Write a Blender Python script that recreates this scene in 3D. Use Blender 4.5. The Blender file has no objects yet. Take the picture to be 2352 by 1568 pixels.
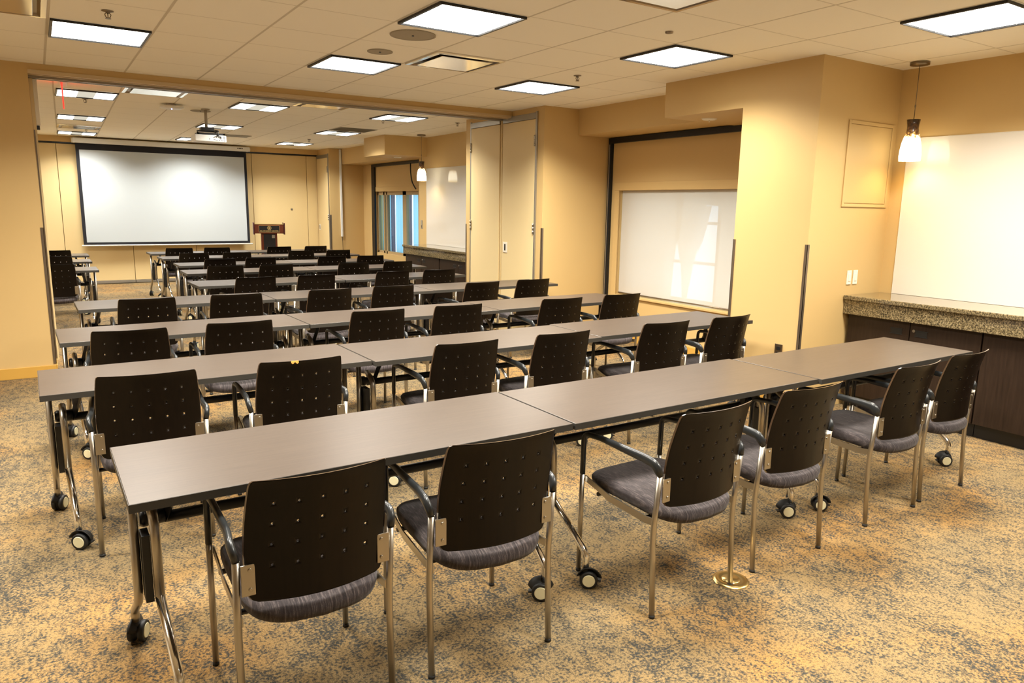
import bpy, bmesh, math, random
from mathutils import Vector, Matrix
random.seed(7)
S = bpy.context.scene
C = bpy.context.collection
PI = math.pi
rad = math.radians
H = 2.705            # ceiling height
G = 0.6096           # ceiling grid module

# ------------------------------------------------------------------ helpers
def new_bm(): return bmesh.new()

def add_box(bm, x0, x1, y0, y1, z0, z1, M=None):
    vs = []
    for x, y, z in ((x0,y0,z0),(x1,y0,z0),(x1,y1,z0),(x0,y1,z0),(x0,y0,z1),(x1,y0,z1),(x1,y1,z1),(x0,y1,z1)):
        v = Vector((x, y, z))
        if M is not None: v = M @ v
        vs.append(bm.verts.new(v))
    for f in ((0,3,2,1),(4,5,6,7),(0,1,5,4),(1,2,6,5),(2,3,7,6),(3,0,4,7)):
        bm.faces.new([vs[i] for i in f])
    return vs

def add_tube(bm, pts, r, n=12, smooth=True, caps=True):
    """sweep a circle along a polyline; r may be a list"""
    pts = [Vector(p) for p in pts]
    rs = r if isinstance(r, (list, tuple)) else [r]*len(pts)
    rings = []
    prev = None
    for i, p in enumerate(pts):
        if i == 0: t = pts[1]-pts[0]
        elif i == len(pts)-1: t = pts[-1]-pts[-2]
        else: t = (pts[i+1]-p).normalized() + (p-pts[i-1]).normalized()
        t.normalize()
        if prev is None:
            a = Vector((0,0,1)) if abs(t.z) < .9 else Vector((1,0,0))
            u = t.cross(a).normalized()
        else:
            u = (prev - t*prev.dot(t)).normalized()
        prev = u
        v = t.cross(u)
        rr = rs[i]
        ra, rb = (rr if isinstance(rr, (list, tuple)) else (rr, rr))
        rings.append([bm.verts.new(p + u*math.cos(2*PI*k/n)*ra + v*math.sin(2*PI*k/n)*rb) for k in range(n)])
    for a, b in zip(rings, rings[1:]):
        for k in range(n):
            f = bm.faces.new((a[k], a[(k+1)%n], b[(k+1)%n], b[k])); f.smooth = smooth
    if caps:
        bm.faces.new(rings[0][::-1]); bm.faces.new(rings[-1])

def fillet(pts, r, n=5):
    """round the inner corners of a polyline"""
    pts = [Vector(p) for p in pts]
    out = [pts[0]]
    for a, b, c in zip(pts, pts[1:], pts[2:]):
        d1 = (a-b); d2 = (c-b)
        rr = min(r, d1.length*.48, d2.length*.48)
        p0 = b + d1.normalized()*rr; p2 = b + d2.normalized()*rr
        for k in range(n+1):
            t = k/n
            out.append(p0*(1-t)**2 + b*2*t*(1-t) + p2*t*t)
    out.append(pts[-1])
    return out

def add_cyl(bm, c, r, h, axis='Z', n=24, r2=None, smooth=True):
    c = Vector(c); d = {'X':Vector((1,0,0)),'Y':Vector((0,1,0)),'Z':Vector((0,0,1))}[axis] if isinstance(axis,str) else Vector(axis).normalized()
    add_tube(bm, [c-d*h/2, c+d*h/2], [r, r if r2 is None else r2], n, smooth)

def add_lathe(bm, prof, n=32, c=(0,0,0)):
    rings = []
    for r, z in prof:
        if r < 1e-6: rings.append([bm.verts.new((c[0], c[1], c[2]+z))])
        else: rings.append([bm.verts.new((c[0]+r*math.cos(2*PI*k/n), c[1]+r*math.sin(2*PI*k/n), c[2]+z)) for k in range(n)])
    for a, b in zip(rings, rings[1:]):
        for k in range(n):
            k2 = (k+1) % n
            if len(a) == 1 and len(b) == 1: continue
            if len(a) == 1: f = bm.faces.new((a[0], b[k], b[k2]))
            elif len(b) == 1: f = bm.faces.new((a[k], a[k2], b[0]))
            else: f = bm.faces.new((a[k], a[k2], b[k2], b[k]))
            f.smooth = True

def obj(name, bm, m, parent=None, bevel=0, recalc=True, smooth_mod=None):
    if recalc: bmesh.ops.recalc_face_normals(bm, faces=bm.faces)
    me = bpy.data.meshes.new(name); bm.to_mesh(me); bm.free()
    for mm in (m if isinstance(m, (list, tuple)) else [m]): me.materials.append(mm)
    o = bpy.data.objects.new(name, me); C.objects.link(o)
    if parent is not None: o.parent = parent
    if bevel:
        b = o.modifiers.new('bevel', 'BEVEL'); b.width = bevel; b.segments = 2; b.limit_method = 'ANGLE'; b.angle_limit = rad(40)
    return o

def tag(o, label, cat, group=None, kind=None):
    o['label'] = label; o['category'] = cat
    if group: o['group'] = group
    if kind: o['kind'] = kind
    return o

def thing(name, label, cat, loc=(0,0,0), rz=0, group=None):
    o = bpy.data.objects.new(name, None); C.objects.link(o)
    o.empty_display_size = .1
    o.location = loc; o.rotation_euler = (0, 0, rz)
    return tag(o, label, cat, group)

def struct(name, boxes, m, label=None, cat='wall', bevel=0):
    bm = new_bm()
    for b in boxes: add_box(bm, *b)
    o = obj(name, bm, m, bevel=bevel)
    o['kind'] = 'structure'
    if label: o['label'] = label; o['category'] = cat
    return o

def box_obj(name, b, m, parent=None, bevel=0):
    bm = new_bm(); add_box(bm, *b); return obj(name, bm, m, parent, bevel)

def copy_tree(o, parent=None):
    c = o.copy(); C.objects.link(c)
    if parent is not None: c.parent = parent
    for ch in list(o.children): copy_tree(ch, c)
    return c

# ------------------------------------------------------------------ materials
def mat(name, col, rough=.6, metal=0., spec=.5, coat=0.):
    m = bpy.data.materials.new(name); m.use_nodes = True
    b = m.node_tree.nodes['Principled BSDF']
    b.inputs['Base Color'].default_value = (*col, 1)
    b.inputs['Roughness'].default_value = rough
    b.inputs['Metallic'].default_value = metal
    b.inputs['Specular IOR Level'].default_value = spec
    if coat: b.inputs['Coat Weight'].default_value = coat; b.inputs['Coat Roughness'].default_value = .08
    return m

def nodes(m): return m.node_tree.nodes, m.node_tree.links, m.node_tree.nodes['Principled BSDF']

def tex(m, kind='Object', scale=(1,1,1), loc=(0,0,0), rot=(0,0,0)):
    N, L, B = nodes(m)
    tc = N.new('ShaderNodeTexCoord'); mp = N.new('ShaderNodeMapping')
    mp.inputs['Scale'].default_value = scale; mp.inputs['Location'].default_value = loc; mp.inputs['Rotation'].default_value = rot
    L.new(tc.outputs[kind], mp.inputs['Vector']); return mp.outputs['Vector']

def noise(m, vec, scale, detail=4, rough=.55, dist=0):
    N, L, B = nodes(m)
    n = N.new('ShaderNodeTexNoise'); n.inputs['Scale'].default_value = scale
    n.inputs['Detail'].default_value = detail; n.inputs['Roughness'].default_value = rough; n.inputs['Distortion'].default_value = dist
    L.new(vec, n.inputs['Vector']); return n.outputs['Fac']

def ramp(m, fac, stops):
    N, L, B = nodes(m)
    r = N.new('ShaderNodeValToRGB'); e = r.color_ramp.elements
    while len(e) > 1: e.remove(e[-1])
    e[0].position = stops[0][0]; e[0].color = (*stops[0][1], 1)
    for p, c in stops[1:]:
        x = e.new(p); x.color = (*c, 1)
    L.new(fac, r.inputs['Fac']); return r.outputs['Color']

def mathn(m, op, a, b=None, c=None):
    N, L, B = nodes(m)
    n = N.new('ShaderNodeMath'); n.operation = op
    for i, v in enumerate((a, b, c)):
        if v is None: continue
        if isinstance(v, (int, float)): n.inputs[i].default_value = v
        else: L.new(v, n.inputs[i])
    return n.outputs[0]

def mix(m, fac, a, b, mode='MIX'):
    N, L, B = nodes(m)
    n = N.new('ShaderNodeMix'); n.data_type = 'RGBA'; n.blend_type = mode
    for s, v in (('Factor', fac), ('A', a), ('B', b)):
        i = [k for k in n.inputs if k.name == s and (k.type == ('VALUE' if s == 'Factor' else 'RGBA'))][0]
        if isinstance(v, (int, float)): i.default_value = v
        elif isinstance(v, tuple): i.default_value = (*v, 1)
        else: L.new(v, i)
    return [k for k in n.outputs if k.type == 'RGBA'][0]

def bump(m, h, strength=.3, dist=.01):
    N, L, B = nodes(m)
    b = N.new('ShaderNodeBump'); b.inputs['Strength'].default_value = strength; b.inputs['Distance'].default_value = dist
    L.new(h, b.inputs['Height']); L.new(b.outputs['Normal'], B.inputs['Normal'])

def setcol(m, c):
    N, L, B = nodes(m); L.new(c, B.inputs['Base Color'])

# wall paint : warm yellow tan, faint roller texture
def paint(name, col, rough=.55):
    m = mat(name, col, rough, spec=.35)
    v = tex(m); f = noise(m, v, 2.2, 2)
    setcol(m, mix(m, mathn(m, 'MULTIPLY', f, .12), col, tuple(c*.82 for c in col)))
    bump(m, noise(m, v, 260, 2), .12, .002)
    return m
M_wall = paint('wall_paint_tan', (.615, .425, .18))
M_wall_bounce = paint('wall_paint_bounce', (.86, .80, .70))  # for the unseen walls, near-white to bounce more light onto the ceiling
M_panel = paint('partition_vinyl_cream', (.72, .555, .28), .6)
M_door = paint('closet_door_cream', (.76, .60, .32), .5)
M_base = mat('baseboard_vinyl', (.60, .34, .065), .45)
M_trimp = mat('header_trim_paint', (.60, .46, .27), .5)

# carpet
M_carpet = mat('carpet_mottled', (.4,.3,.15), .95, spec=.1)
def _carpet():
    m = M_carpet
    v = tex(m)
    vb = tex(m, scale=(1, .62, 1), rot=(0, 0, .5))
    fine = noise(m, v, 92, 3, .62)
    mid = noise(m, vb, 26, 4, .6, .3)
    big = noise(m, vb, 3.1, 5, .62, .5)
    big2 = noise(m, tex(m, loc=(7, 3, 0), scale=(.7, 1, 1)), 1.5, 3)
    base = ramp(m, big2, [(.32, (.185, .145, .082)), (.50, (.27, .18, .077)), (.64, (.36, .185, .045))])
    base = mix(m, mathn(m, 'MULTIPLY', fine, .6), base, (.37, .265, .13))
    s = mathn(m, 'ADD', mathn(m, 'MULTIPLY', fine, 2.), mathn(m, 'ADD', mathn(m, 'MULTIPLY', mid, 1.1), mathn(m, 'MULTIPLY', big, .75)))
    N, L, B = nodes(m)
    mr = N.new('ShaderNodeMapRange'); mr.inputs['From Min'].default_value = 2.07; mr.inputs['From Max'].default_value = 1.66
    L.new(s, mr.inputs['Value'])
    hf = noise(m, v, 330, 2, .6)
    base = mix(m, ramp(m, hf, [(.35, (0, 0, 0)), (.65, (1, 1, 1))]), mix(m, 1., base, (.62, .60, .58), 'MULTIPLY'), mix(m, 1., base, (1.25, 1.22, 1.2), 'MULTIPLY'))
    c = mix(m, mr.outputs[0], base, (.050, .049, .043))
    setcol(m, c)
    bump(m, fine, .9, .006)
_carpet()

# ceiling tiles
def ceil_mat(name, ox, oy, gx, gy, shear=0.):
    m = mat(name, (.80, .70, .53), .9, spec=.15)
    N, L, B = nodes(m)
    tc = N.new('ShaderNodeTexCoord'); sp = N.new('ShaderNodeSeparateXYZ'); L.new(tc.outputs['Object'], sp.inputs[0])
    y = mathn(m, 'SUBTRACT', sp.outputs['Y'], oy)
    x = mathn(m, 'SUBTRACT', sp.outputs['X'], ox)
    if shear: x = mathn(m, 'SUBTRACT', x, mathn(m, 'MULTIPLY', y, shear))
    def line(v, g, w):
        a = mathn(m, 'PINGPONG', v, g/2)          # 0 at grid line, g/2 at centre
        mr = N.new('ShaderNodeMapRange'); mr.inputs['From Min'].default_value = w; mr.inputs['From Max'].default_value = w+.004
        mr.inputs['To Min'].default_value = 1; mr.inputs['To Max'].default_value = 0
        L.new(a, mr.inputs['Value']); return mr.outputs[0]
    lx = line(x, gx, .006); ly = line(y, gy, .0025)
    ln = mathn(m, 'MAXIMUM', lx, mathn(m, 'MULTIPLY', ly, .8))
    fine = noise(m, tc.outputs['Object'], 170, 3, .7)
    base = mix(m, mathn(m, 'MULTIPLY', fine, .5), (.98, .92, .78), (.92, .86, .72))
    setcol(m, mix(m, mathn(m, 'MULTIPLY', ln, .55), base, (.42, .34, .22)))
    h = mathn(m, 'SUBTRACT', mathn(m, 'MULTIPLY', fine, .25), ln)
    bump(m, h, .5, .004)
    return m
GX0, GY0 = .1664, 4.4927
M_ceil = ceil_mat('ceiling_tile_front', GX0, GY0, G, G)
FX0, FY0 = .26, 9.16
M_ceil2 = ceil_mat('ceiling_tile_rear', FX0, FY0, .60, .68, .028)

# laminate
M_lam = mat('laminate_taupe_wood', (.2,.15,.12), .34, spec=.5)
def _lam():
    m = M_lam
    v = tex(m, scale=(2.2, 46, 10)); g = noise(m, v, 2.2, 6, .65)
    v2 = tex(m, scale=(30, 260, 10)); g2 = noise(m, v2, 1., 2)
    c = ramp(m, g, [(.3, (.052, .037, .027)), (.55, (.068, .049, .036)), (.75, (.084, .062, .046))])
    c = mix(m, mathn(m, 'MULTIPLY', g2, .25), c, (.04, .029, .022))
    setcol(m, c); bump(m, g2, .05, .001)
_lam()
M_edge = mat('table_edge_band', (.040, .036, .029), .5)
M_steel = mat('satin_nickel', (.50, .46, .39), .33, 1.)
M_chrome = mat('polished_chrome', (.90, .89, .86), .13, 1.)
M_black = mat('black_steel', (.008, .008, .009), .38)
M_blackp = mat('black_polyurethane', (.016, .018, .019), .3, spec=.6)
M_rubber = mat('black_rubber', (.012, .012, .012), .55)
M_cream = mat('caster_cap_cream', (.86, .80, .52), .45)
M_alu = mat('aluminium_extrusion', (.42, .41, .38), .38, .85)
M_guard = mat('corner_guard_bronze', (.22, .17, .12), .3, .7)

M_shell = mat('espresso_veneer', (.03,.018,.01), .30, spec=.22)
def _shell():
    m = M_shell
    v = tex(m, scale=(60, 60, 3)); g = noise(m, v, 1.6, 5, .6)
    setcol(m, ramp(m, g, [(.3, (.0032, .0018, .0011)), (.7, (.0066, .0036, .002))]))
_shell()
M_shell_edge = mat('shell_edge_lacquer', (.085, .05, .028), .25, spec=.8, coat=.5)
M_fabric = mat('seat_fabric_charcoal', (.05,.045,.05), .85, spec=.25)
def _fab():
    m = M_fabric
    v = tex(m, scale=(150, 14, 14)); g = noise(m, v, 1.4, 3, .6)
    v2 = tex(m, scale=(400, 400, 400)); g2 = noise(m, v2, 1., 2)
    setcol(m, ramp(m, mathn(m, 'MULTIPLY_ADD', g2, .25, mathn(m, 'MULTIPLY', g, .8)), [(.34, (.018, .014, .015)), (.55, (.050, .040, .040)), (.70, (.125, .10, .095))]))
    bump(m, g, .35, .002)
    N, L, B = nodes(m); B.inputs['Sheen Weight'].default_value = .12
_fab()

M_granite = mat('speckled_granite', (.3,.25,.15), .1, spec=.6, coat=.4)
def _gran():
    m = M_granite
    v = tex(m); a = noise(m, v, 95, 5, .8); b = noise(m, v, 38, 3)
    c = ramp(m, a, [(.40, (.012, .010, .007)), (.47, (.09, .068, .034)), (.54, (.24, .18, .09)), (.64, (.46, .37, .21))])
    setcol(m, mix(m, mathn(m, 'MULTIPLY', b, .3), c, (.12, .092, .048)))
_gran()
M_cab = mat('dark_walnut_laminate', (.05,.03,.02), .4, spec=.3)
def _cab():
    m = M_cab
    v = tex(m, scale=(55, 55, 3)); g = noise(m, v, 1.3, 4)
    setcol(m, ramp(m, g, [(.3, (.018, .010, .006)), (.7, (.032, .018, .011))]))
_cab()
M_cab_in = mat('recessed_pull_black', (.004,.004,.004), .5)
M_wb = mat('gloss_whiteboard', (.77, .72, .63), .07, spec=.5)
M_screenw = mat('matte_screen_white', (.49, .535, .555), .9)
M_screenb = mat('screen_black_border', (.006, .006, .01), .8)
M_white = mat('white_enamel', (.78, .78, .74), .4)
M_ivory = mat('ivory_plate', (.86, .80, .66), .4)
M_mahog = mat('mahogany', (.16, .035, .014), .3, coat=.3)
M_mahog2 = mat('mahogany_dark', (.07, .014, .012), .3)
M_gold = mat('gold_leaf', (.75, .55, .22), .35, .6)
M_brass = mat('brushed_brass', (.78, .55, .22), .28, 1.)
M_darkpl = mat('black_panel', (.01, .009, .009), .4)
M_return = mat('return_grille_grey', (.27, .24, .18), .7)
M_speaker = mat('speaker_grille', (.37, .32, .235), .8)
M_canopy = mat('brushed_nickel_dark', (.26, .21, .15), .35, 1.)
M_diffpan = mat('air_diffuser_plate', (.97, .93, .84), .14, .9)
M_mull = mat('window_mullion_tan', (.42, .30, .15), .5)
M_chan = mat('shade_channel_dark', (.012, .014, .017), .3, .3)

def emis(name, col, strength):
    m = bpy.data.materials.new(name); m.use_nodes = True
    N = m.node_tree.nodes; N.clear()
    e = N.new('ShaderNodeEmission'); e.inputs[0].default_value = (*col, 1); e.inputs[1].default_value = strength
    o = N.new('ShaderNodeOutputMaterial'); m.node_tree.links.new(e.outputs[0], o.inputs[0]); return m
LCOL = (1., .95, .85)
M_diff = emis('lit_diffuser', (1., .96, .87), 5.0)
M_diff2 = emis('lit_diffuser_dim', (1., .93, .76), .6)
M_led = emis('status_led_blue', (.35, .45, 1), 6)
M_red = emis('exit_sign_red', (1., .035, .02), 2.2)

# ------------------------------------------------------------------ camera
CAMZ = 1.5753
f_px = 1674.2379
yaw, pitch, roll = .5747175, .1823535, -.0167726
cy_, sy_ = math.cos(yaw), math.sin(yaw); cp_, sp_ = math.cos(pitch), math.sin(pitch)
fw = Vector((sy_*cp_, cy_*cp_, -sp_)); rt = Vector((cy_, -sy_, 0)); dn = fw.cross(rt)
r2 = rt*math.cos(roll) + dn*math.sin(roll); d2 = -rt*math.sin(roll) + dn*math.cos(roll)
cam = bpy.data.cameras.new('camera'); co = bpy.data.objects.new('camera', cam); C.objects.link(co)
Rm = Matrix((r2, -d2, -fw)).transposed().to_4x4()
co.matrix_world = Matrix.Translation((0, 0, CAMZ)) @ Rm
cam.sensor_width = 36; cam.lens = f_px/2352*36; cam.clip_start = .05; cam.clip_end = 200
S.camera = co

# ------------------------------------------------------------------ room shell
XL = -3.4; YB = -2.8; YF = 15.87; XO = 6.25
YP0, YP1 = 7.67, 8.0
struct('floor', [(XL, XO, YB, 16.15, -.12, 0)], M_carpet, 'mottled tan and slate carpet covering both rooms', 'floor')
bm = new_bm(); add_box(bm, XL, XO, YB, YP0+.02, H, H+.1)
cl = obj('ceiling', bm, M_ceil); cl['kind'] = 'structure'; cl['label'] = 'suspended tile ceiling of the nearer room'; cl['category'] = 'ceiling'
bm = new_bm(); add_box(bm, XL, XO, YP1-.02, 16.15, H, H+.1)
cl = obj('ceiling', bm, M_ceil2); cl['kind'] = 'structure'; cl['label'] = 'suspended tile ceiling of the rear room'; cl['category'] = 'ceiling'

struct('wall_left', [(XL-.2, XL, YB, 16.15, 0, H)], M_wall_bounce, 'unseen left wall of both rooms, made pale to bounce light')
struct('wall_back', [(XL, XO, YB-.2, YB, 0, H)], M_wall_bounce, 'unseen wall behind the viewer, made pale to bounce light')
struct('wall_partition', [(XL, .042, YP0, YP1, 0, H)], M_wall, 'tan wall left of the wide opening')
struct('wall_header', [(.042, 4.92, YP0, YP1, 2.634, H)], M_wall, 'tan header beam above the wide opening')
struct('wall_right', [(5.95, XO, YB, 3.48, 0, H)], M_wall, 'tan wall carrying the nearer whiteboard')
struct('wall_column', [(4.92, XO, 3.48, 4.19, 0, H)], M_wall, 'projecting tan pier between whiteboard and shaded window')
struct('ceiling_soffit', [(4.92, XO, 4.19, 5.09, 2.40, H), (5.41, XO, 5.09, 7.0, 2.41, H)], M_wall, 'stepped tan soffit above the shaded window')
for nm, b, lb in (('below', (5.9, XO, 4.19, 7.0, 0, .55), 'under'), ('above', (5.9, XO, 4.19, 7.0, 1.79, 2.41), 'above'), ('beside', (5.9, XO, 4.19, 4.40, .55, 1.79), 'right of'), ('beside', (5.9, XO, 6.80, 7.0, .55, 1.79), 'left of')):
    struct('wall_'+nm+'_window', [b], M_wall, 'recessed tan wall %s the shaded window' % lb)
struct('wall_closet', [(4.92, XO, 7.0, 8.8, 0, H)], M_wall, 'tan closet block at the right end of the header')
struct('wall_right_rear', [(5.66, XO, 8.8, 11.8, 0, H)], M_wall, 'tan wall carrying the farther whiteboard')
struct('ceiling_soffit_rear', [(4.9, 5.66, 11.5, 12.4, 2.39, H), (5.66, XO, 11.8, 12.4, 2.39, H), (5.46, XO, 12.4, 15.09, 2.39, H)], M_wall, 'stepped tan soffit above the farther window')
for nm, b, lb in (('below', (5.93, XO, 11.8, 15.09, 0, .60), 'under'), ('above', (5.93, XO, 11.8, 15.09, 1.84, 2.39), 'above'), ('beside', (5.93, XO, 11.8, 12.40, .60, 1.84), 'right of'), ('beside', (5.93, XO, 14.42, 15.09, .60, 1.84), 'left of')):
    struct('wall_'+nm+'_window_rear', [b], M_wall, 'recessed tan wall %s the farther window' % lb)
struct('wall_closet_rear', [(5.19, XO, 15.09, 16.15, 0, H)], M_wall, 'tan closet block in the far corner')
struct('wall_far', [(XL, 5.19, YF+.06, 16.15, 0, H)], M_wall, 'far wall behind the folding panels')
struct('trim_1', [(XL, 5.19, YF-.05, YF+.06, 2.60, H)], M_wall, 'tan header above the far folding panels', 'trim')
# header mouldings and partition track
bm = new_bm()
add_box(bm, .042, 4.92, YP0-.012, YP0+.03, 2.622, 2.652)
add_box(bm, .042, 4.92, YP0+.05, YP0+.075, 2.618, 2.634)
o = obj('trim_2', bm, M_trimp); o['kind'] = 'structure'; o['label'] = 'pale moulding along the underside of the header'; o['category'] = 'trim'
bm = new_bm()
add_box(bm, .042, 4.92, 7.855, 7.885, 2.612, 2.634); add_box(bm, .042, 4.92, 7.93, 7.96, 2.612, 2.634); add_box(bm, .042, 4.92, 7.885, 7.93, 2.626, 2.634)
o = obj('trim_3', bm, M_alu); o['kind'] = 'structure'; o['label'] = 'metal partition track under the header'; o['category'] = 'trim'
# baseboards
struct('baseboard_partition', [(XL, .042, YP0-.012, YP0, 0, .10), (.042, .052, YP0-.012, YP1, 0, .10)], M_base, 'orange tan baseboard left of the opening', 'baseboard', .003)
struct('baseboard_right', [(4.908, 4.92, 3.47, 4.19, 0, .10), (4.908, 5.45, 3.468, 3.48, 0, .10)], M_base, 'orange tan baseboard round the pier', 'baseboard', .003)
struct('baseboard_window', [(5.888, 5.9, 4.19, 6.99, 0, .10), (4.92, 5.9, 6.988, 7.0, 0, .10), (4.908, 4.92, 6.988, 7.10, 0, .10)], M_base, 'orange tan baseboard under the shaded window', 'baseboard', .003)
struct('baseboard_window_rear', [(5.918, 5.93, 11.8, 15.08, 0, .10), (5.19, 5.93, 15.078, 15.09, 0, .10)], M_base, 'orange tan baseboard under the farther window', 'baseboard', .003)

# left jamb post of the partition opening
t = thing('partition_jamb_post', 'slim metal jamb post at the left edge of the wide opening', 'post', (.052, 7.94, 0))
bm = new_bm(); add_box(bm, -.009, .020, -.055, .055, .101, 2.61); obj('post', bm, M_door, t, .002)
bm = new_bm(); add_box(bm, .0205, .052, -.03, .03, 2.22, 2.61); obj('upper_channel', bm, M_ivory, t, .002)
bm = new_bm(); add_box(bm, .0205, .044, -.03, .03, 2.18, 2.215); obj('latch', bm, M_black, t, .002)
bm = new_bm(); add_box(bm, -.004, .006, -.062, -.0555, .12, 2.175); obj('rubber_seal', bm, M_guard, t, .001)

# folding panels on the far wall
edges = [-3.1, -1.87, -.74, .405, 1.53, 2.66, 3.82, 4.955, 5.185]
for i in range(len(edges)-1):
    a, b = edges[i]+.004, edges[i+1]-.004
    names = ['far left', 'second from the left', 'left of the screen', 'behind the left part of the screen', 'behind the middle of the screen', 'behind the right part of the screen', 'behind the lectern', 'narrow one in the right corner']
    t = thing('folding_wall_panel', 'cream folding wall panel, ' + names[i], 'wall panel', ((a+b)/2, YF, 0), 0, 'cream folding panels across the far wall')
    w = (b-a)/2
    box_obj('panel', (-w, w, 0, .05, .065, 2.57), M_panel, t, .004)
    box_obj('bottom_seal', (-w, w, -.006, .05, .012, .062), M_alu, t, .002)
    if i == 6:
        bm = new_bm(); add_cyl(bm, (4.61-(a+b)/2, -.004, 1.45), .022, .012, 'Y', 16); add_cyl(bm, (4.61-(a+b)/2, -.012, 1.45), .010, .01, 'Y', 12)
        obj('lock', bm, M_steel, t)
struct('trim_4', [(XL, 5.19, YF-.02, YF+.05, 2.575, 2.60)], M_chan, 'dark track slot above the far folding panels', 'trim')

# closet doors in the near block
def closet_door(y0, y1, x, ztop, label, hinge_low, pull=None, hz=(2.33, 1.33)):
    t = thing('closet_door', label, 'door', (x, (y0+y1)/2, 0), 0, 'cream doors of the partition closets')
    w = (y1-y0)/2
    box_obj('door_leaf', (-.018, -.001, -w+.03, w-.012, .012, ztop-.085), M_door, t, .002)
    box_obj('top_rail', (-.022, -.001, -w+.03, w-.012, ztop-.08, ztop-.012), M_alu, t, .004)
    yy = -w if hinge_low else w-.03
    box_obj('jamb_strip', (-.020, -.001, (-w if hinge_low else w-.024), (-w+.026 if hinge_low else w), 0.002, ztop), M_alu, t, .002)
    for z in hz + (.35,):
        bm = new_bm(); yc = -w+.030 if hinge_low else w-.028
        for k in range(3): add_cyl(bm, (-.028, yc, z-.042+k*.042), .008, .038, 'Z', 10)
        add_box(bm, -.026, -.019, yc-.016, yc+.016, z-.055, z+.06)
        obj('hinge', bm, M_steel, t)
    if pull is not None:
        yc = pull-(y0+y1)/2
        bm = new_bm(); add_box(bm, -.024, -.019, yc-.05, yc+.05, 1.015, 1.145); p = obj('pull_plate', bm, M_ivory, t, .002)
        bm = new_bm(); add_box(bm, -.0265, -.0245, yc-.014, yc+.014, 1.04, 1.12); obj('pull_slot', bm, M_cab_in, p)
        for s in (-1, 1):
            pass
    return t
closet_door(7.12, 7.865, 4.92, 2.655, 'cream closet door with a flush pull, right leaf beside the tan corner', True, 7.76)
closet_door(7.895, 8.66, 4.92, 2.655, 'cream closet door, left leaf of the nearer closet, without pull', False)
closet_door(15.12, 15.85, 5.19, 2.60, 'narrow cream closet door in the far right corner', True, 15.72, (2.28, 1.3))
struct('trim_5', [(4.902, 4.92, 7.868, 7.892, .0, 2.63)], M_panel, 'vertical strip between the two closet leaves', 'trim')

# corner guards
def guard(x, y, sx, sy, z0, z1, label):
    bm = new_bm(); w = .021; th = .004
    xs = sorted((x-sx*th, x+sx*w)); ys = sorted((y-sy*th, y+sy*w))
    # leg along x lies on the face with normal -sy ; leg along y lies on face with normal -sx
    add_box(bm, xs[0], xs[1], *sorted((y-sy*th, y-sy*.0005)), z0, z1)
    add_box(bm, *sorted((x-sx*th, x-sx*.0005)), ys[0], ys[1], z0, z1)
    o = obj('corner_guard', bm, M_guard); tag(o, label, 'corner guard', 'metal corner guards on the wall corners')
guard(.042, YP0, -1, 1, .11, 1.33, 'brown metal corner guard at the left edge of the opening')
guard(4.92, 3.48, 1, 1, .11, 1.33, 'brown metal corner guard on the pier corner by the counter')
guard(4.92, 4.19, 1, -1, .11, 1.34, 'brown metal corner guard on the pier edge beside the shaded window')
guard(4.92, 7.0, 1, 1, .11, 1.34, 'grey metal corner guard right of the closet doors')
guard(4.92, 8.8, 1, -1, .11, 1.34, 'metal corner guard left of the closet doors by the far counter')
guard(5.19, 15.09, 1, 1, .11, 1.35, 'pale metal corner guard on the far corner block')

# ------------------------------------------------------------------ ceiling lights
def light_fixture(cx, cy, label, far=False, w=.585, d=.585, power=55, group='square ceiling lights of the nearer room'):
    t = thing('ceiling_light', label, 'ceiling light', (cx, cy, H), 0, group)
    hw, hd = w/2, d/2
    bm = new_bm()
    for a in ((-hw, -hw+.016, -hd, hd), (hw-.016, hw, -hd, hd), (-hw+.016, hw-.016, -hd, -hd+.006), (-hw+.016, hw-.016, hd-.006, hd)):
        add_box(bm, *a, -.016, -.001)
    obj('frame', bm, M_black, t)
    if not far:
        n = 3
        iw, idp = (w-.032)/n, (d-.012)/n
        bm = new_bm(); add_box(bm, -hw+.016, hw-.016, -hd+.006, hd-.006, -.006, -.002)
        obj('diffuser', bm, M_diff, t)
        bm = new_bm()
        for k in (1, 2):
            x = -hw+.016+k*iw; add_box(bm, x-.001, x+.001, -hd+.006, hd-.006, -.011, -.0065)
            y = -hd+.006+k*idp; add_box(bm, -hw+.016, hw-.016, y-.001, y+.001, -.011, -.0065)
        obj('louvre', bm, M_white, t)
    else:
        for s in (-1, 1):
            bm = new_bm(); x0, x1 = sorted((s*(hw-.016), s*.085)); add_box(bm, x0, x1, -hd+.006, hd-.006, -.010, -.002)
            obj('diffuser', bm, M_diff, t)
        bm = new_bm(); add_box(bm, -.083, .083, -hd+.006, hd-.006, -.006, -.002)
        for k in (-1, 0, 1): add_box(bm, -.083, .083, k*.14-.004, k*.14+.004, -.011, -.0061)
        obj('centre_louvre', bm, M_diff2, t)
    ld = bpy.data.lights.new('ceiling_lamp', 'AREA'); ld.shape = 'RECTANGLE'; ld.size = w-.05; ld.size_y = d-.05
    ld.energy = power; ld.color = LCOL if not far else (1., .97, .90); ld.spread = rad(138)
    lo = bpy.data.objects.new('lamp', ld); C.objects.link(lo); lo.parent = t; lo.location = (0, 0, -.018)
    return t
def cell(i, j): return GX0+(i+.5)*G, GY0+(j+.5)*G
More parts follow.
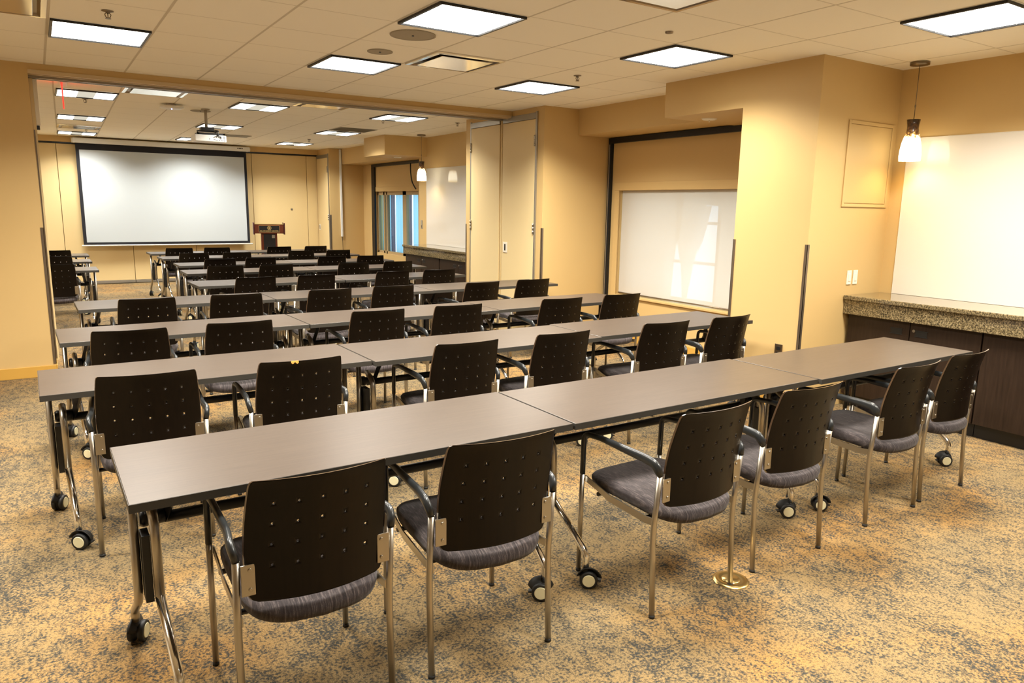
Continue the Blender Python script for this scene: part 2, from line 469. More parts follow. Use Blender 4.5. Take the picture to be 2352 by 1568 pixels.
near = {(0,2): 'square ceiling light at the upper left near the header', (3,2): 'square ceiling light left of the air diffuser',
        (3,-1): 'large square ceiling light at the top centre of the view', (6,-1): 'square ceiling light in front of the tan pier',
        (6,2): 'square ceiling light nearest the closet doors', (7,-4): 'square ceiling light at the upper right above the counter',
        (0,-1): 'ceiling light just out of view at the left', (0,-4): 'ceiling light behind the viewer on the left', (3,-4): 'ceiling light above the viewer',
        (3,-7): 'ceiling light behind the viewer', (7,-7): 'ceiling light behind the viewer near the counter', (-3,-1): 'ceiling light far left out of view'}
for (i, j), lb in near.items():
    cx, cy = cell(i, j); light_fixture(cx, cy, lb, power={(6, -1): 43, (6, 2): 84}.get((i, j), 55))
far = [(.57,9.45,'first from the header'),(.64,12.15,'middle one'),(.71,14.95,'farthest one'),(2.35,9.3,'nearest the header'),(2.45,12.05,'behind the projector mount'),(2.57,14.8,'beside the projector, near the screen'),(4.12,9.2,'nearest the header'),(4.2,11.78,'middle one'),(4.29,14.45,'farthest one')]
for k, (cx, cy, lb) in enumerate(far):
    col = ['left', 'middle', 'right'][k//3]
    light_fixture(cx, cy, 'rear room ceiling light, %s column, %s' % (col, lb), True, .575, .60, 42, 'ceiling lights of the rear room')
for cy in (9.4, 12.1, 14.8):
    light_fixture(-1.6, cy, 'rear room ceiling light hidden behind the left wall', True, .575, .60, 36, 'hidden ceiling lights of the rear room')

# air diffusers
def diffuser(cx, cy, label, w=.59, d=.59):
    t = thing('air_diffuser', label, 'air vent', (cx, cy, H), 0, 'square ceiling air diffusers')
    hw, hd = w/2, d/2
    bm = new_bm()
    def ring(z0, a, z1, b):
        va = [bm.verts.new((sx*a*hw, sy*a*hd, z0)) for sx, sy in ((-1,-1),(1,-1),(1,1),(-1,1))]
        vb = [bm.verts.new((sx*b*hw, sy*b*hd, z1)) for sx, sy in ((-1,-1),(1,-1),(1,1),(-1,1))]
        for k in range(4): bm.faces.new((va[k], va[(k+1)%4], vb[(k+1)%4], vb[k]))
    ring(-.002, 1, -.012, 1); ring(-.012, 1, -.014, .90)
    obj('frame', bm, M_diffpan, t, recalc=True)
    bm = new_bm(); ring(-.014, .895, -.003, .84); ring(-.003, .84, -.003, .2)
    obj('throat_shade', bm, M_canopy, t)  # flat dark ring: shade of a deep recess put into the colour
    bm = new_bm(); add_box(bm, -hw*.76, hw*.76, -hd*.76, hd*.76, -.019, -.0155); obj('plate', bm, M_diffpan, t, .003)
    bm = new_bm()
    for sx in (-1, 1):
        for sy in (-1, 1): add_box(bm, sx*.15-.01, sx*.15+.01, sy*.15-.01, sy*.15+.01, -.015, -.0035)
    obj('hanger', bm, M_black, t)
    return t
for (i, j), lb in {(4,1): 'square air diffuser with bright plate beside the ceiling lights', (4,-3): 'air diffuser cut by the top edge of the view', (-1,1): 'air diffuser in the top left corner'}.items():
    cx, cy = cell(i, j); diffuser(cx, cy, lb)
diffuser(1.16, 8.70, 'rear room air diffuser at the left, half hidden by the header')
diffuser(2.92, 8.55, 'rear room air diffuser at the middle, half hidden by the header')
diffuser(.68, 13.68, 'rear room air diffuser between two left column lights')
t = thing('return_grille', 'flat grey return air grille beside the far right column lights', 'air vent', (4.22, 11.12, H))
box_obj('face', (-.29, .29, -.26, .26, -.006, -.001), M_return, t)
bm = new_bm()
for k in range(14): add_box(bm, -.27, .27, -.245+k*.0365, -.243+k*.0365, -.009, -.0062)
obj('slats', bm, M_return, t)
t = thing('return_grille', 'grey return air grille behind the projector', 'air vent', (2.95, 13.55, H))
box_obj('face', (-.29, .29, -.20, .20, -.006, -.001), M_return, t)

# round speakers, detectors
def round_speaker(x, y, r, label):
    t = thing('ceiling_speaker', label, 'speaker', (x, y, H), 0, 'flush round ceiling speakers')
    bm = new_bm(); add_lathe(bm, [(r, -.001), (r, -.006), (r*.93, -.008), (r*.90, -.004)]); obj('rim', bm, M_speaker, t)
    bm = new_bm(); add_lathe(bm, [(r*.90, -.004), (r*.5, -.0055), (.0, -.006)]); obj('grille', bm, M_speaker, t)
    bm = new_bm(); add_cyl(bm, (0, 0, -.008), .008, .004, 'Z', 10); obj('badge', bm, M_black, t)
round_speaker(2.24, 4.75, .155, 'large round ceiling speaker')
round_speaker(2.27, 5.39, .095, 'small round ceiling speaker behind the large one')
round_speaker(1.86, 10.2, .12, 'flush round speaker right of the white dome')
bm = new_bm(); add_lathe(bm, [(.026, -.001), (.024, -.010), (0, -.012)], 16, (3.54, 3.66, H)); tag(obj('ceiling_sensor', bm, M_canopy), 'tiny dark round sensor in a ceiling tile', 'sensor')
t = thing('wireless_dome', 'white round dome with blue light on the rear ceiling', 'ceiling device', (1.46, 9.75, H))
bm = new_bm(); add_lathe(bm, [(.05, -.001), (.05, -.02), (.13, -.026), (.135, -.04), (.10, -.055), (0, -.062)]); obj('dome', bm, M_white, t)
bm = new_bm(); add_cyl(bm, (-.01, -.06, -.062), .006, .008, 'Z', 10); obj('led', bm, M_led, t)
bm = new_bm(); add_lathe(bm, [(.07, -.001), (.06, -.012), (0, -.014)], 24, (5.26, 4.86, 2.40)); add_cyl(bm, (5.26, 4.86, 2.378), .006, .02, 'Z', 8)
tag(obj('sprinkler_cover', bm, M_ivory), 'pale round cover plate under the soffit beside the pier', 'sprinkler')
bm = new_bm(); add_lathe(bm, [(.07, -.001), (.06, -.012), (0, -.014)], 24, (5.35, 12.0, 2.39))
tag(obj('sprinkler_cover', bm, M_ivory), 'pale round cover plate under the far soffit', 'sprinkler')

def sprinkler(x, y, label):
    t = thing('sprinkler', label, 'sprinkler', (x, y, H), 0, 'pendant sprinkler heads'); t.scale = (1, 1, .72)
    bm = new_bm(); add_lathe(bm, [(.034, -.001), (.034, -.005), (.014, -.012), (.010, -.02)], 20); obj('escutcheon', bm, M_canopy, t)
    bm = new_bm()
    add_tube(bm, fillet([(-.008, 0, -.018), (-.018, 0, -.03), (-.010, 0, -.055), (0, 0, -.058), (.010, 0, -.055), (.018, 0, -.03), (.008, 0, -.018)], .008, 3), .003, 6)
    add_cyl(bm, (0, 0, -.04), .003, .035, 'Z', 6); obj('frame', bm, M_canopy, t)
    bm = new_bm(); add_cyl(bm, (0, 0, -.063), .017, .003, 'Z', 16); obj('deflector', bm, M_canopy, t)
for x, y, lb in ((.47, 5.30, 'sprinkler head above the upper left ceiling light'), (4.05, 5.28, 'sprinkler head beside the light near the closet doors'), (.58, 9.9, 'sprinkler head in the rear room, left'), (4.05, 9.55, 'sprinkler head in the rear room, right of the middle'),
                 (4.22, 13.3, 'sprinkler head in the rear room near the far right light'), (.80, 14.0, 'sprinkler head in front of the farthest left light'), (5.0, 9.2, 'sprinkler head near the closet in the rear room')):
    sprinkler(x, y, lb)

# exit sign (seen edge-on)
t = thing('exit_sign', 'red edge-lit exit sign seen edge-on under the rear ceiling', 'sign', (.318, 8.62, H), -.0369)
box_obj('housing', (-.02, .045, -.16, .16, -.03, -.001), M_alu, t, .003)
box_obj('sign_panel', (-.006, .006, -.15, .15, -.245, -.031), M_red, t)

# projector
PX, PY = 1.905, 9.9
t = thing('projector', 'white ceiling projector seen from behind with its ports', 'projector', (PX, PY, H))
bm = new_bm(); add_box(bm, -.185, .185, -.02, .26, -.395, -.312)
obj('body', bm, M_white, t, .012)
bm = new_bm()
for k in range(6): add_cyl(bm, (.06+k*.02, -.021, -.377), .0055, .004, 'Y', 10)
for k in range(3):
    add_box(bm, .10, .128, -.0235, -.0205, -.358+k*.013, -.352+k*.013); add_box(bm, .145, .165, -.0235, -.0205, -.356+k*.013, -.350+k*.013)
add_box(bm, -.02, -.012, -.0235, -.0205, -.368, -.358); add_box(bm, .03, .052, -.0235, -.0205, -.372, -.366)
obj('ports', bm, M_black, t)
bm = new_bm(); add_cyl(bm, (0, .275, -.35), .04, .04, 'Y', 24); obj('lens', bm, M_black, t)
bm = new_bm()
add_box(bm, -.155, .17, -.015, .0, -.311, -.290); add_box(bm, -.155, .17, .13, .15, -.311, -.290); add_box(bm, -.155, -.13, -.015, .15, -.3115, -.290)
add_box(bm, .145, .17, -.015, .15, -.3115, -.292); add_box(bm, -.145, .085, .02, .09, -.275, -.262); add_box(bm, -.105, .045, -.01, .11, -.262, -.222)
add_tube(bm, [(-.135, .07, -.27), (-.145, .07, -.305)], .006, 8); add_tube(bm, [(.065, .07, -.27), (.09, .07, -.305)], .006, 8)
obj('mount_bracket', bm, M_black, t)
bm = new_bm(); add_cyl(bm, (-.03, .07, -.12), .017, .235, 'Z', 16); add_cyl(bm, (-.03, .07, -.006), .05, .010, 'Z', 20); obj('mount_pole', bm, M_speaker, t)
bm = new_bm()
for k in range(4):
    add_tube(bm, fillet([(.0+.01*k, .03, -.245), (.07+.012*k, -.02, -.26), (.10-.01*k, -.03, -.30), (.03+.03*k, -.03, -.345)], .03, 5), .0032, 6)
obj('cable', bm, M_black, t)

# projection screen
SY = 15.68
t = thing('projection_screen', 'wide white projection screen with black border, pulled down', 'projection screen', (2.2, SY, 0))
bm = new_bm(); add_box(bm, -1.54, 1.54, -.05, .10, 2.585, 2.675); obj('case', bm, M_white, t, .012)
bm = new_bm(); add_cyl(bm, (1.545, .02, 2.63), .045, .02, 'X', 20); add_cyl(bm, (-1.545, .02, 2.63), .045, .02, 'X', 20); obj('end_cap', bm, M_white, t)
bm = new_bm()
for k in range(4): add_box(bm, 1.30+k*.028, 1.32+k*.028, -.0515, -.0502, 2.628, 2.648)
obj('maker_mark', bm, M_black, t)
box_obj('border', (-1.50, 1.48, .020, .024, .755, 2.586), M_screenb, t)
box_obj('white_area', (-1.445, 1.43, .0175, .0195, .80, 2.47), M_screenw, t)
bm = new_bm(); add_cyl(bm, (0, .022, .74), .013, 3.06, 'X', 12); obj('bottom_bar', bm, M_white, t)

# lectern
LX, LY = 3.83, 14.75
t = thing('lectern', 'mahogany lectern with black plaque beside the screen', 'lectern', (LX, LY, 0), rad(-12))
box_obj('front_panel', (-.27, .27, -.02, .02, .985, 1.16), M_mahog, t, .004)
for s in (-1, 1):
    bm = new_bm(); add_box(bm, s*.283-.012, s*.283+.012, -.045, .42, .965, 1.19); obj('side_wing', bm, M_mahog2, t, .004)
bm = new_bm(); add_box(bm, -.27, .27, 0, .42, 1.0, 1.02, Matrix.Rotation(.0, 4, 'X')); obj('reading_desk', bm, M_mahog, t)
box_obj('cornice', (-.27, .27, -.022, .03, 1.1605, 1.172), M_gold, t)
pl = box_obj('plaque', (-.19, .19, -.028, -.0205, 1.015, 1.135), M_darkpl, t)
bm = new_bm()
for a in ((-.195,-.19,1.01,1.14),(.19,.195,1.01,1.14)): add_box(bm, a[0], a[1], -.030, -.0205, a[2], a[3])
for a in ((1.01,1.015),(1.135,1.14)): add_box(bm, -.19, .19, -.030, -.0205, a[0], a[1])
obj('gold_frame', bm, M_gold, pl)
bm = new_bm()
add_tube(bm, [(.036*math.cos(k*PI/12), -.031, 1.092+.036*math.sin(k*PI/12)) for k in range(25)], .003, 6)
add_cyl(bm, (0, -.030, 1.092), .018, .003, 'Y', 5); add_cyl(bm, (0, -.0305, 1.092), .009, .005, 'Y', 16)
for k in range(10):
    a = k*PI/5; add_cyl(bm, (.026*math.cos(a), -.030, 1.092+.026*math.sin(a)), .004, .003, 'Y', 6)
obj('seal_emblem', bm, M_gold, pl)
def text_mesh(name, body, size, mtl, parent, M):
    cu = bpy.data.curves.new(name, 'FONT'); cu.body = body; cu.size = size; cu.align_x = 'CENTER'; cu.extrude = .0008; cu.offset = .0004
    tmp = bpy.data.objects.new(name+'_tmp', cu); C.objects.link(tmp)
    bpy.context.view_layer.update()
    me = bpy.data.meshes.new_from_object(tmp.evaluated_get(bpy.context.evaluated_depsgraph_get()))
    bpy.data.objects.remove(tmp)
    me.transform(M); me.materials.clear(); me.materials.append(mtl)
    o = bpy.data.objects.new(name, me); C.objects.link(o); o.parent = parent; return o
text_mesh('lettering', 'MU STUDENT CENTER', .034, M_gold, pl, Matrix.Translation((0, -.0295, 1.024)) @ Matrix.Rotation(PI/2, 4, 'X'))
box_obj('pedestal', (-.155, .145, .03, .33, .06, .984), M_mahog, t, .004)
box_obj('front_inset', (-.11, .11, .018, .0295, .12, .97), M_darkpl, t, .002)
bm = new_bm(); add_box(bm, .045, .10, .0145, .0175, .895, .955); add_box(bm, .05, .095, .012, .0144, .94, .95); obj('switch_plate', bm, M_speaker, t)
box_obj('base', (-.24, .24, -.03, .42, 0, .06), M_mahog2, t, .006)

# vertical raceway + cord on the far block
t = thing('cable_raceway', 'white vertical cable raceway with a dark cord below it', 'raceway', (5.425, 15.088, 0))
box_obj('raceway', (-.02, .02, -.035, -.001, .90, 2.69), M_white, t, .003)
bm = new_bm(); add_tube(bm, fillet([(0, -.02, .90), (.005, -.03, .75), (.02, -.02, .4), (.015, -.02, .13), (.03, -.06, .012), (.12, -.10, .010)], .08, 5), .005, 8); obj('cord', bm, M_black, t)

# ------------------------------------------------------------------ whiteboards, panels, plates
def whiteboard(xw, y0, y1, z0, z1, label):
    t = thing('whiteboard', label, 'whiteboard', (xw, (y0+y1)/2, z0), 0, 'glossy wall whiteboards')
    w = (y1-y0)/2
    box_obj('panel', (-.012, -.001, -w, w, 0, z1-z0), M_wb, t, .001)
    bm = new_bm()
    add_box(bm, -.014, -.001, -w-.003, -w-.0005, 0, z1-z0); add_box(bm, -.014, -.001, w+.0005, w+.003, 0, z1-z0); add_box(bm, -.014, -.001, -w-.003, w+.003, z1-z0+.0005, z1-z0+.003)
    obj('edge_trim', bm, M_ivory, t)
whiteboard(5.95, -.9, 3.365, .921, 2.165, 'large glossy whiteboard above the nearer granite counter')
whiteboard(5.66, 8.95, 11.49, .921, 2.19, 'glossy whiteboard above the far granite counter')
t = thing('access_panel', 'flush painted access panel on the pier above the switches', 'access panel', (5.595, 3.48, 1.62))
bm = new_bm(); w, h = .305, .655
for a in ((-w, -w+.025, 0, h), (w-.025, w, 0, h), (-w+.025, w-.025, 0, .025), (-w+.025, w-.025, h-.025, h)): add_box(bm, a[0], a[1], -.010, -.001, a[2], a[3])
obj('frame', bm, M_wall, t, .002)
box_obj('cover', (-w+.030, w-.030, -.006, -.001, .030, h-.030), M_wall, t, .001)
for x, lb in ((5.488, 'ivory light switch on the pier, left of the pair'), (5.572, 'ivory light switch on the pier, right of the pair')):
    t = thing('light_switch', lb, 'light switch', (x, 3.48, 1.06), 0, 'two switches on the pier')
    box_obj('plate', (-.029, .029, -.007, -.001, -.057, .057), M_ivory, t, .002)
    box_obj('rocker', (-.014, .014, -.011, -.0072, -.03, .03), M_ivory, t, .002)
t = thing('light_switch', 'small switch plate between far window and far whiteboard', 'light switch', (5.66, 11.70, 1.25))
box_obj('plate', (-.007, -.001, -.035, .035, -.075, .075), M_speaker, t, .002)
box_obj('button', (-.011, -.0072, -.014, .014, -.055, -.01), M_canopy, t, .002)
t = thing('wall_outlet', 'dark power outlet low on the pier behind the table', 'outlet', (4.92, 3.66, .475))
box_obj('plate', (-.007, -.001, -.035, .035, -.057, .057), M_canopy, t, .002)
for z in (-.022, .022): box_obj('socket', (-.0095, -.0072, -.017, .017, z-.014, z+.014), M_black, t, .001)

# floor box cover
t = thing('floor_box_cover', 'round brass floor box cover under the chair legs', 'floor box', (2.40, 1.93, 0))
bm = new_bm(); add_lathe(bm, [(.078, .0005), (.076, .004), (.055, .009), (.048, .006), (0, .006)], 40); obj('ring', bm, M_brass, t)
bm = new_bm(); add_lathe(bm, [(.040, .0065), (.038, .009), (0, .0095)], 32); obj('cap', bm, M_brass, t)

# ------------------------------------------------------------------ counters and cabinets
def counter(x0, xw, y0, y1, label):
    t = thing('countertop', label, 'countertop', (x0, (y0+y1)/2, .92), 0, 'granite countertops')
    w = (y1-y0)/2
    box_obj('slab', (0, xw-x0-.001, -w, w, -.035, 0), M_granite, t, .006)
    box_obj('apron', (.018, .05, -w, w, -.15, -.0355), M_granite, t, .003)
counter(5.435, 5.95, -1.0, 3.475, 'speckled granite countertop under the nearer whiteboard')
counter(5.19, 5.66, 8.82, 11.50, 'speckled granite countertop under the far whiteboard')
def cabinet(xf, xb, y0, y1, label, top=.769, doors=2, group='dark cabinets under the counters'):
    t = thing('base_cabinet', label, 'cabinet', (xf, (y0+y1)/2, 0), 0, group)
    w = (y1-y0)/2
    box_obj('carcass', (.022, xb-xf-.002, -w, w, .10, top), M_cab, t)
    box_obj('toe_kick', (.05, xb-xf-.002, -w, w, 0, .0995), M_black, t)
    for k in range(doors):
        a = -w+k*2*w/doors+.003; b = -w+(k+1)*2*w/doors-.003
        d = box_obj('door', (0, .020, a, b, .105, top-.002), M_cab, t, .002)
        # recessed pull near the meeting edge
        yc = b-.085 if k == 0 else a+.10
        bm = new_bm(); add_box(bm, -.0015, -.0002, yc-.045, yc+.045, .668, .706); obj('recessed_pull', bm, M_cab_in, d)
        bm = new_bm(); add_box(bm, -.003, -.0002, yc-.050, yc+.050, .7065, .711); add_box(bm, -.003, -.0002, yc-.050, yc+.050, .663, .6675); obj('pull_rim', bm, M_blackp, d)
        if k == 0:
            bm = new_bm(); add_cyl(bm, (-.004, b-.03, .705), .011, .007, 'X', 20); obj('lock', bm, M_steel, d)
cabinet(5.50, 5.95, 2.435, 3.455, 'dark wood cabinet with two doors and lock, nearer counter left end')
cabinet(5.50, 5.95, 1.41, 2.43, 'dark wood cabinet at the right edge, nearer counter')
cabinet(5.50, 5.95, .385, 1.405, 'dark wood cabinet of the nearer counter outside the view')
cabinet(5.235, 5.66, 10.225, 11.46, 'dark wood cabinet at the window end of the far counter')
cabinet(5.235, 5.66, 9.0, 10.20, 'dark wood cabinet of the far counter next to the closet')

# ------------------------------------------------------------------ windows
M_shade = bpy.data.materials.new('roller_shade_fabric'); M_shade.use_nodes = True
def _shade(m, col, tr, trl=.25):
    N = m.node_tree.nodes; L = m.node_tree.links; N.clear()
    d = N.new('ShaderNodeBsdfDiffuse'); d.inputs[0].default_value = (*col, 1)
    tl = N.new('ShaderNodeBsdfTranslucent'); tl.inputs[0].default_value = (*col, 1)
    tp = N.new('ShaderNodeBsdfTransparent'); tp.inputs[0].default_value = (1, 1, 1, 1)
    m1 = N.new('ShaderNodeMixShader'); m1.inputs[0].default_value = trl; L.new(d.outputs[0], m1.inputs[1]); L.new(tl.outputs[0], m1.inputs[2])
    m2 = N.new('ShaderNodeMixShader'); m2.inputs[0].default_value = tr; L.new(m1.outputs[0], m2.inputs[1]); L.new(tp.outputs[0], m2.inputs[2])
    o = N.new('ShaderNodeOutputMaterial'); L.new(m2.outputs[0], o.inputs[0])
_shade(M_shade, (.70, .66, .60), .11, .20)
M_drape = bpy.data.materials.new('beige_drape'); M_drape.use_nodes = True; _shade(M_drape, (.80, .72, .60), 0., .5)
M_sheer = bpy.data.materials.new('daylight_blue_sheer'); M_sheer.use_nodes = True; _shade(M_sheer, (.30, .52, .62), .0, .8)  # blue of the daylight outside is put into the cloth colour
M_sheer2 = bpy.data.materials.new('slate_sheer'); M_sheer2.use_nodes = True; _shade(M_sheer2, (.12, .13, .18), 0., .5)
M_glass = bpy.data.materials.new('window_glass'); M_glass.use_nodes = True
def _glass(m):
    N = m.node_tree.nodes; L = m.node_tree.links; N.clear()
    g = N.new('ShaderNodeBsdfGlossy'); g.inputs['Roughness'].default_value = .02
    tp = N.new('ShaderNodeBsdfTransparent'); tp.inputs[0].default_value = (.92, .96, .96, 1)
    fr = N.new('ShaderNodeFresnel'); fr.inputs[0].default_value = 1.45
    m2 = N.new('ShaderNodeMixShader'); L.new(fr.outputs[0], m2.inputs[0]); L.new(tp.outputs[0], m2.inputs[1]); L.new(g.outputs[0], m2.inputs[2])
    o = N.new('ShaderNodeOutputMaterial'); L.new(m2.outputs[0], o.inputs[0])
_glass(M_glass)

# near window : frame, panes, drape, shade in front
W0, W1, Z0, Z1 = 4.40, 6.80, .55, 1.79
bm = new_bm()
for y in (W0, 5.42, W1-.06): add_box(bm, 6.14, 6.20, y, y+.045, Z0, Z1)
for z in (Z0, .98, 1.42, Z1-.06): add_box(bm, 6.145, 6.195, W0, W1, z, z+.03)
wf = obj('window_1', bm, M_mull); wf['kind'] = 'structure'; wf['label'] = 'window behind the white roller shade'; wf['category'] = 'window'
bm = new_bm(); bm.faces.new([bm.verts.new((6.168, y, z)) for y, z in ((W0, Z0), (W0, Z1), (W1, Z1), (W1, Z0))]); obj('pane', bm, M_glass, wf, recalc=False)
# gathered drape panels leaving tall narrow gaps
def poly_panel(name, pts, x, th, m, label=None, cat=None, group=None, folds=0):
    bm = new_bm()
    bm.faces.new([bm.verts.new((x, y, z)) for y, z in pts])
    o = obj(name, bm, m)
    if label: tag(o, label, cat, group)
    return o
poly_panel('window_drape', [(6.80,.57),(6.80,1.78),(5.90,1.78),(5.92,1.28),(5.97,1.2),(6.0,.95),(6.02,.57)], 6.06, .012, M_drape, 'drape behind the roller shade, left part', 'curtain', 'drapes behind the roller shade')
poly_panel('window_drape', [(5.855,.57),(5.90,.95),(5.99,1.24),(6.01,1.779),(5.58,1.779),(5.58,1.62),(5.50,1.62),(5.55,1.40),(5.60,1.24),(5.66,1.12),(5.66,1.18),(5.72,.95),(5.79,.57)], 6.075, .012, M_drape, 'drape behind the roller shade, middle part with tapering sides', 'curtain', 'drapes behind the roller shade')
poly_panel('window_drape', [(5.36,.57),(5.35,1.48),(5.40,1.62),(5.575,1.63),(5.575,1.779),(4.42,1.779),(4.42,.57)], 6.06, .012, M_drape, 'drape behind the roller shade, right part', 'curtain', 'drapes behind the roller shade')
t = thing('roller_shade', 'white roller shade pulled down over the nearer window', 'roller shade', (5.945, 5.6, .56))
bm = new_bm(); bm.faces.new([bm.verts.new((0, y, z)) for y, z in ((-1.19, .012), (1.19, .012), (1.19, 1.235), (-1.19, 1.235))]); obj('shade_cloth', bm, M_shade, t)
bm = new_bm(); add_cyl(bm, (0, 0, .008), .008, 2.38, 'Y', 12); obj('hem_bar', bm, M_guard, t)
bm = new_bm(); add_cyl(bm, (.02, 0, 1.215), .018, 2.36, 'Y', 16); obj('roller_tube', bm, M_white, t)
struct('trim_6', [(5.885, 5.9, 4.3, 6.87, 1.79, 1.885), (5.885, 5.9, 6.79, 6.87, .53, 1.79), (5.87, 5.9, 4.3, 6.80, .525, .548)], M_wall, 'painted casing around the shaded window', 'trim', .003)
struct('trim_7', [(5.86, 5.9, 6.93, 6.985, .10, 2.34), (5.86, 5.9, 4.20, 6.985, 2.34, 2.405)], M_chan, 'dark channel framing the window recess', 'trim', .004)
struct('trim_8', [(5.852, 5.859, 6.950, 6.962, .10, 2.33)], M_alu, 'thin bright strip in the dark channel', 'trim')

# far window
V0, V1, Q0, Q1 = 12.40, 14.42, .60, 1.84
bm = new_bm()
for y, w in ((V0, .09), (13.02, .16), (13.93, .05), (14.06, .06), (V1-.05, .05)): add_box(bm, 5.97, 6.03, y, y+w, Q0, Q1)
add_box(bm, 5.97, 6.03, V0, V1, Q1-.07, Q1); add_box(bm, 5.97, 6.03, V0, V1, Q0, Q0+.05)
wf = obj('window_2', bm, M_mull); wf['kind'] = 'structure'; wf['label'] = 'far window with pale blue daylight behind tan mullions'; wf['category'] = 'window'
bm = new_bm(); bm.faces.new([bm.verts.new((6.0, y, z)) for y, z in ((V0, Q0), (V0, Q1), (V1, Q1), (V1, Q0))]); obj('pane', bm, M_glass, wf, recalc=False)
def sheer(y0, y1, x, m, label, n=40):
    bm = new_bm(); rows = []
    for k in range(n+1):
        y = y0+(y1-y0)*k/n; xx = x+.012*math.sin(y*95)+.006*math.sin(y*37)
        rows.append((bm.verts.new((xx, y, Q0+.01)), bm.verts.new((xx, y, Q1-.01))))
    for a, b in zip(rows, rows[1:]):
        f = bm.faces.new((a[0], b[0], b[1], a[1])); f.smooth = True
    tag(obj('sheer_curtain', bm, m), label, 'curtain', 'sheer curtains of the far window')
sheer(12.42, 12.98, 6.09, M_sheer, 'sheer curtain coloured like blue daylight in the right pane of the far window')
sheer(13.0, 13.19, 6.09, M_sheer2, 'slate sheer strip between the panes of the far window', 16)
sheer(13.2, 13.78, 6.09, M_sheer, 'sheer curtain coloured like blue daylight in the left pane of the far window')
sheer(13.8, 14.0, 6.09, M_sheer2, 'slate sheer strip at the left pane of the far window', 16)
sheer(14.02, 14.40, 6.09, M_sheer, 'sheer curtain coloured like blue daylight at the left edge of the far window', 24)
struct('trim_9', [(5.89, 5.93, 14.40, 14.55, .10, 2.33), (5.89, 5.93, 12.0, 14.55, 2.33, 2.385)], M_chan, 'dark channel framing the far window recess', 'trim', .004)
struct('trim_10', [(5.915, 5.93, 12.2, 14.39, 1.84, 1.93)], M_wall, 'painted casing above the far window', 'trim', .003)
bm = new_bm(); add_tube(bm, fillet([(5.88, 12.62, 2.34), (5.87, 12.60, 2.2), (5.87, 12.55, 2.0), (5.88, 12.40, 1.87)], .08, 5), .012, 8)
tag(obj('loose_cable', bm, M_black), 'black cable hanging from the far window channel behind the lamp', 'cable')

# ------------------------------------------------------------------ pendants
M_shade_glass = bpy.data.materials.new('mottled_art_glass_lit'); M_shade_glass.use_nodes = True
def _sg():
    m = M_shade_glass; N = m.node_tree.nodes; L = m.node_tree.links
    B = N['Principled BSDF']
    tc = N.new('ShaderNodeTexCoord'); sp = N.new('ShaderNodeSeparateXYZ'); L.new(tc.outputs['Object'], sp.inputs[0])
    n = N.new('ShaderNodeTexNoise'); n.inputs['Scale'].default_value = 55; n.inputs['Detail'].default_value = 3; L.new(tc.outputs['Object'], n.inputs['Vector'])
    z = N.new('ShaderNodeMath'); z.operation = 'MULTIPLY_ADD'; L.new(n.outputs['Fac'], z.inputs[0]); z.inputs[1].default_value = .16; L.new(sp.outputs['Z'], z.inputs[2])
    r = N.new('ShaderNodeValToRGB'); e = r.color_ramp.elements
    while len(e) > 1: e.remove(e[-1])
    e[0].position = 0; e[0].color = (.85, .50, .10, 1)
    for p, c in ((.12, (1., .80, .38, 1)), (.20, (1, .93, .72, 1)), (.60, (1, .90, .66, 1)), (.68, (.75, .42, .10, 1)), (.75, (.16, .08, .035, 1)), (1, (.05, .028, .018, 1))):
        x = e.new(p); x.color = c
    mr = N.new('ShaderNodeMapRange'); mr.inputs['From Min'].default_value = .04; mr.inputs['From Max'].default_value = .38; L.new(z.outputs[0], mr.inputs['Value'])
    L.new(mr.outputs[0], r.inputs['Fac']); L.new(r.outputs['Color'], B.inputs['Base Color']); L.new(r.outputs['Color'], B.inputs['Emission Color'])
    r2_ = N.new('ShaderNodeValToRGB'); e = r2_.color_ramp.elements; e[0].position = .10; e[0].color = (.45,)*3+(1,); e[1].position = .25; e[1].color = (1,)*3+(1,)
    x = e.new(.55); x.color = (1,)*3+(1,); x = e.new(.70); x.color = (.12,)*3+(1,); x = e.new(.82); x.color = (0, 0, 0, 1)
    L.new(mr.outputs[0], r2_.inputs['Fac'])
    mu = N.new('ShaderNodeMath'); mu.operation = 'MULTIPLY'; L.new(r2_.outputs['Color'], mu.inputs[0]); mu.inputs[1].default_value = 5.
    L.new(mu.outputs[0], B.inputs['Emission Strength']); B.inputs['Roughness'].default_value = .15
_sg()
